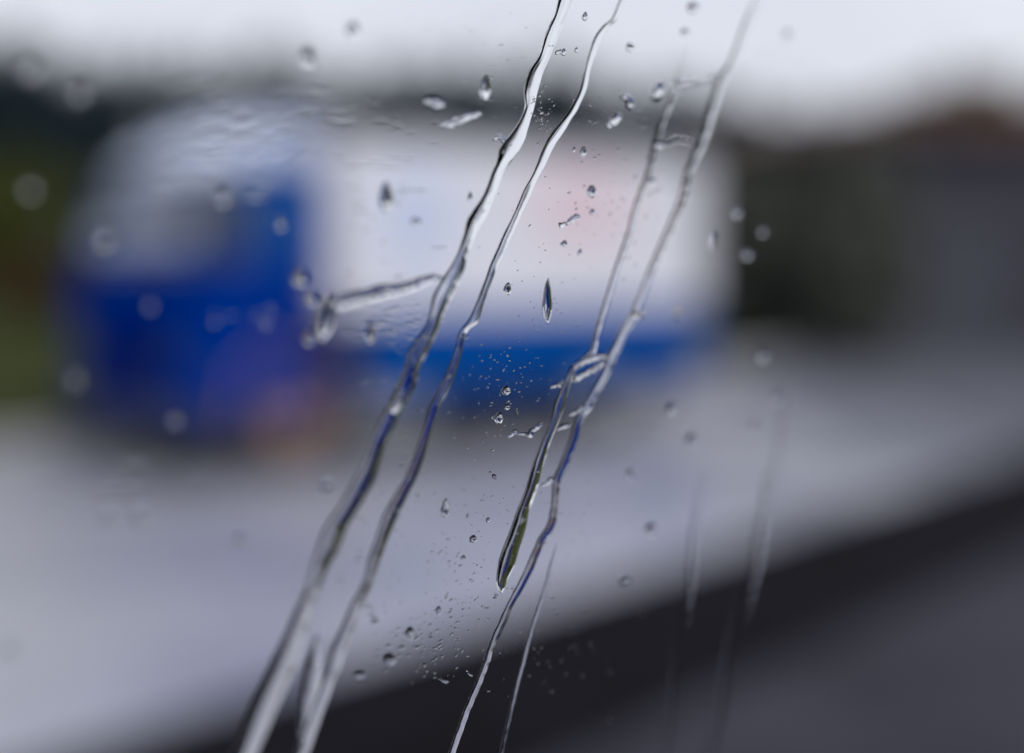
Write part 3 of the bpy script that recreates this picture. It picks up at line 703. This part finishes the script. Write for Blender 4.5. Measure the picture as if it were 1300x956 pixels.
DROPS = [ # x, y, rx, ry, tilt, height, tail, label
 (40, 88, 15, 19, 10, .9, .1, 'large out of focus drop over dark trees, top left corner'),
 (100, 118, 12, 16, 10, .8, .1, 'dim out of focus drop beside the top left corner drop'),
 (38, 240, 13, 15, 0, .8, .1, 'round soft drop over the green bank at the left edge'),
 (132, 303, 12, 19, 0, .95, .15, 'bright soft drop at the left edge of the blue cab'),
 (282, 250, 11, 15, 0, .5, .1, 'faint grey drop over the cab side window'),
 (356, 284, 7, 9, 0, .7, .1, 'tiny soft drop on the blue cab pillar'),
 (190, 388, 8, 9, 0, .6, .1, 'single faint glint in the middle of the blue cab front'),
 (95, 482, 12, 14, 0, .4, .1, 'very faint drop at the lower left edge of the cab'),
 (222, 534, 11, 12, 0, .5, .1, 'faint drop over the lower edge of the cab front'),
 (138, 657, 12, 15, 0, .35, .1, 'left one of two faint touching rings on the pale road'),
 (178, 656, 14, 16, 0, .4, .1, 'right one of two faint touching rings on the pale road'),
 (305, 686, 9, 11, 0, .4, .1, 'small faint drop on pale road below the front wheel'),
 (12, 825, 14, 16, 0, .45, .1, 'dim drop in the bottom left corner'),
 (391, 74, 10, 14, 0, .8, .2, 'soft bright drop in the white sky, upper left'),
 (448, 38, 8, 10, 0, .4, .1, 'pale faint drop in the sky near the top edge'),
 (382, 354, 10, 13, -10, .9, .1, 'bright drop at the rear edge of the blue cab'),
 (396, 380, 8, 9, 0, .7, .1, 'small drop touching the bright cab edge drop'),
 (414, 403, 11, 32, 12, .75, .25, 'tall drop with a shining round foot, under the left end of the smear'),
 (392, 430, 8, 9, 0, .5, .1, 'dim small drop left of the shining foot'),
 (470, 422, 6, 13, 5, .6, .4, 'pear shaped faint drop left of the widest streak'),
 (491, 250, 8, 20, 0, .8, .45, 'dark pear shaped drop on the white box, left of the widest streak'),
 (528, 281, 7, 5, 0, .4, 0, 'tiny grey mark right of the dark pear shaped drop'),
 (502, 511, 8, 14, 10, .4, .1, 'ring like drop on the left flank of the widest streak'),
 (415, 615, 8, 10, 0, .35, .1, 'pale spot left of the widest streak, over the pale road edge'),
 (617, 112, 6.5, 16, 2, .95, .4, 'upright drop, dark above and white below, near the top'),
 (743, 21, 3, 6, 8, .9, .2, 'tiny drop between the two sharp streaks at the very top'),
 (716, 66, 2.5, 5, 8, .9, .2, 'tiny dark drop right beside the small top smear'),
 (732, 63, 2, 3.5, 8, .8, .2, 'speck sized drop right of the tiny dark drop'),
 (597, 250, 2.8, 6.5, 5, .8, .4, 'little dark drop just left of the widest streak'),
 (741, 193, 3.5, 6.5, 5, .9, .2, 'small drop on the pink patch right of the narrow streak'),
 (729, 190, 2, 3, 5, .8, .2, 'speck beside the small drop on the pink patch'),
 (752, 243, 4.8, 8.5, 0, .95, .1, 'solid dark drop at the right of the pink patch'),
 (752, 269, 3, 4, 20, .8, .1, 'small drop under the solid dark drop'),
 (717, 309, 3.4, 4, 0, .8, .1, 'small round drop below the dumbbell smear'),
 (736, 321, 2.4, 5, 15, .5, .1, 'faint little mark right of the small round drop'),
 (645, 367, 4.2, 8.5, 3, 1.05, .2, 'crisp oval drop left of the long pointed drop'),
 (696, 381, 5.2, 29, 1, 1.0, .5, 'long pointed upright drop, sharp and dark, at centre'),
 (713, 310, 1.4, 2, 0, .8, 0, 'speck touching the small round drop'),
 (836, 115, 7, 13, 15, .85, .3, 'soft bright drop above the faint streaks'),
 (836, 184, 7, 5, 0, .5, 0, 'dark flat bead on the upper faint streak'),
 (880, 10, 8, 8, 0, .5, 0, 'pale drop at the top edge, right of centre'),
 (870, 41, 6, 5, 0, .35, 0, 'tiny faint drop below the top edge, right of centre'),
 (1000, 45, 7, 12, 0, .2, 0, 'barely visible drop in the white sky at the right'),
 (643, 496, 5.2, 6, 10, 1.0, .1, 'topmost of three crisp drops below the blue band'),
 (644, 517, 3.6, 4, 0, 1.0, .1, 'middle one of three crisp drops below the blue band'),
 (634, 531, 4.6, 7.5, 4, 1.1, .1, 'lowest of three crisp drops, with a blue core'),
 (625, 530, 1.6, 2, 0, .9, 0, 'speck left of the drop with the blue core'),
 (628, 605, 2.6, 4, -35, .8, .1, 'tiny tilted drop on pale road right of the narrow streak'),
 (623, 600, 1.6, 2.2, -35, .8, .1, 'speck above left of the tiny tilted drop'),
 (566, 645, 5, 12.5, 6, .85, .45, 'dark pear drop on pale road right of the narrow streak'),
 (601, 684, 4.4, 4.8, 20, 1.0, .1, 'crisp round drop between dark pear drop and short streak'),
 (594, 655, 1.6, 3, 0, .8, 0, 'speck right of the dark pear drop'),
 (588, 708, 3.6, 2.2, -10, .8, 0, 'small flat drop below the crisp round drop'),
 (620, 660, 2.4, 3.6, 30, .9, 0, 'small double speck above the crisp round drop'),
 (557, 775, 3.2, 5.5, 5, .95, .2, 'small drop where pale road turns dark, right of the narrow streak'),
 (521, 804, 5.2, 8.5, 6, .95, .3, 'bright footed drop at the edge of the dark band'),
 (495, 838, 8, 7, 30, .8, .1, 'wide glinting drop over the dark band at the bottom'),
 (476, 789, 4.5, 4, 0, .5, .1, 'faint drop right beside the lower narrow streak'),
 (457, 857, 7, 4, 0, .4, .1, 'dull flat drop near the foot of the narrow streak'),
 (596, 855, 5.5, 3.2, 45, .9, .1, 'tilted bright drop left of the long streak foot'),
 (563, 864, 7, 3.8, 15, .9, .1, 'bright flat drop at the bottom over the dark band'),
 (935, 270, 9, 10, 0, .6, .1, 'upper one of three faint discs over the dark hedge'),
 (967, 294, 8, 9, 0, .45, .1, 'middle and dimmest of three faint discs over the dark hedge'),
 (948, 323, 10, 11, 0, .7, .1, 'lower and clearest of three faint discs over the dark hedge'),
 (905, 305, 5, 13, 0, .25, .1, 'vague upright mark at the rear end of the white box'),
 (852, 519, 6, 7, 0, .5, .1, 'small soft dark drop on pale road right of the streaks'),
 (878, 559, 8, 9, 0, .6, .1, 'larger soft dark drop below the small soft one'),
 (968, 451, 9, 12, 10, .5, .1, 'soft dark drop at the foot of the dark hedge'),
 (986, 506, 9, 11, 0, .35, .1, 'faint dark drop below the one at the hedge foot'),
 (957, 541, 8, 9, 0, .3, .1, 'fainter drop left below on the pale road'),
 (800, 602, 5, 6, 0, .3, .1, 'faint smudge of a drop on pale road under the bridge'),
 (826, 672, 7, 8, 0, .3, .1, 'faint drop on the pale road at lower right'),
 (794, 736, 9, 7, 0, .45, .1, 'bluish soft drop where pale road meets dark band'),
 (860, 398, 6, 7, 0, .35, .1, 'faint blue grey drop at the rear end of the blue band'),
 (828, 230, 5, 5, 0, .35, .1, 'faint drop touching the upper faint streak'),
 (800, 60, 5, 6, 0, .25, .1, 'barely visible drop right of the narrow streak near the top'),
]
for i, (x, y, rx, ry, rot, hf, tl, lab) in enumerate(DROPS):
    k_ = 1 - .42 * min(1, max(0, (x - 860) / 80, (420 - x) / 150))       # soft ones look larger than they are
    drop(x, y, rx * k_, ry * k_, rot, hf * .95, tl, lab, i * 3.7)

# the mist of specks too fine to count: shallow flecks spread over the glass, thickest near the sharp streaks
sp = MB(); rs = random.Random(5)
def fleck(px, py, rx, ry, rot, hf):
    c = p2(px, py); ca, sa = math.cos(R(rot)), math.sin(R(rot)); NA = 10
    rings = []
    for q in (1.0, .75, .4):
        rg_ = []
        for k in range(NA):
            a = 2 * math.pi * k / NA; w = 1 + .25 * noise.noise(Vector((math.cos(a) * 1.7, math.sin(a) * 1.7, px + py)))
            x2, y2 = rx * math.cos(a) * q * w, ry * math.sin(a) * q * w
            z_ = max(0, 1 - q * q) ** .7
            pp = p2(px + x2 * ca + y2 * sa, py - (-x2 * sa + y2 * ca)); rg_.append((pp.x, pp.y, z_))
        rings.append(rg_)
    hm = hf * min((p2(px + rx, py) - c).length, (p2(px, py + ry) - c).length)
    vs = [(a[0], a[1], GAP + a[2] * hm) for r_ in rings for a in r_] + [(c.x, c.y, GAP + hm)]
    fs = []
    for i in (0, 1):
        for k in range(NA): fs.append((i * NA + k, i * NA + (k + 1) % NA, (i + 1) * NA + (k + 1) % NA, (i + 1) * NA + k))
    for k in range(NA): fs.append((2 * NA + k, 2 * NA + (k + 1) % NA, 3 * NA))
    fs.append(tuple(reversed(range(NA))))
    sp.add(vs, fs)
CL = [ # centre, spread, number, radius range, stretch, tilt
 (688, 145, 10, 26, 90, .8, 1.8, 2.4, 60), (770, 150, 55, 30, 60, .6, 1.8, 1.6, 70), (640, 130, 45, 25, 30, .5, 1.6, 1.8, 80),
 (640, 470, 70, 35, 110, .4, 1.3, 2.6, 70), (630, 520, 50, 40, 90, .4, 1.2, 2.6, 75), (700, 350, 60, 80, 50, .4, 1.1, 1.6, 70),
 (610, 650, 45, 70, 110, .4, 1.2, 1.8, 65), (590, 760, 60, 50, 170, .5, 1.7, 2.2, 62), (540, 820, 50, 35, 130, .6, 2.2, 2.2, 62),
 (495, 412, 45, 25, 90, .5, 1.2, 12.0, 88), (310, 165, 50, 22, 60, .7, 1.7, 10.0, 88), (450, 150, 60, 30, 60, .6, 1.5, 8.0, 85),
 (720, 700, 60, 90, 60, .5, 1.3, 1.8, 62), (560, 700, 60, 70, 50, .5, 1.5, 3.0, 70), (325, 400, 45, 12, 26, 1.0, 2.6, 4.5, 66), (600, 60, 120, 40, 50, .5, 1.2, 3.0, 85),
 (440, 740, 60, 60, 20, 1, 2.4, 3.0, 75), (700, 830, 70, 40, 40, .6, 1.5, 2.2, 62), (640, 420, 160, 260, 130, .5, 1.5, 2.0, 65), (500, 600, 45, 120, 90, .8, 2.2, 2.0, 65), (790, 250, 50, 60, 80, .8, 2.0, 2.0, 40), (300, 165, 130, 60, 120, .9, 2.2, 16.0, 88), (470, 300, 70, 180, 80, .6, 1.5, 16.0, 87), (620, 780, 200, 90, 70, .6, 1.5, 2.4, 65), (200, 590, 90, 40, 30, .8, 1.8, 14.0, 88)]
for cx, cy, sx, sy, n_, r0, r1, st, rot in CL:
    for _ in range(int(n_ * .65)):
        r_ = rs.uniform(r0, r1) * rs.uniform(.6, 1)
        fleck(rs.gauss(cx, sx * .6), rs.gauss(cy, sy * .6), r_ * .8, r_ * rs.uniform(1, st), rot + rs.gauss(0, 14), rs.uniform(.15, .6) if st < 9 else rs.uniform(.025, .085))
so = sp.build('fine_spray', M_water, smooth=True)
so.matrix_world = pmat(P0)
tag(so, 'fine spray of tiny water flecks scattered over the window', 'spray', kind='stuff')
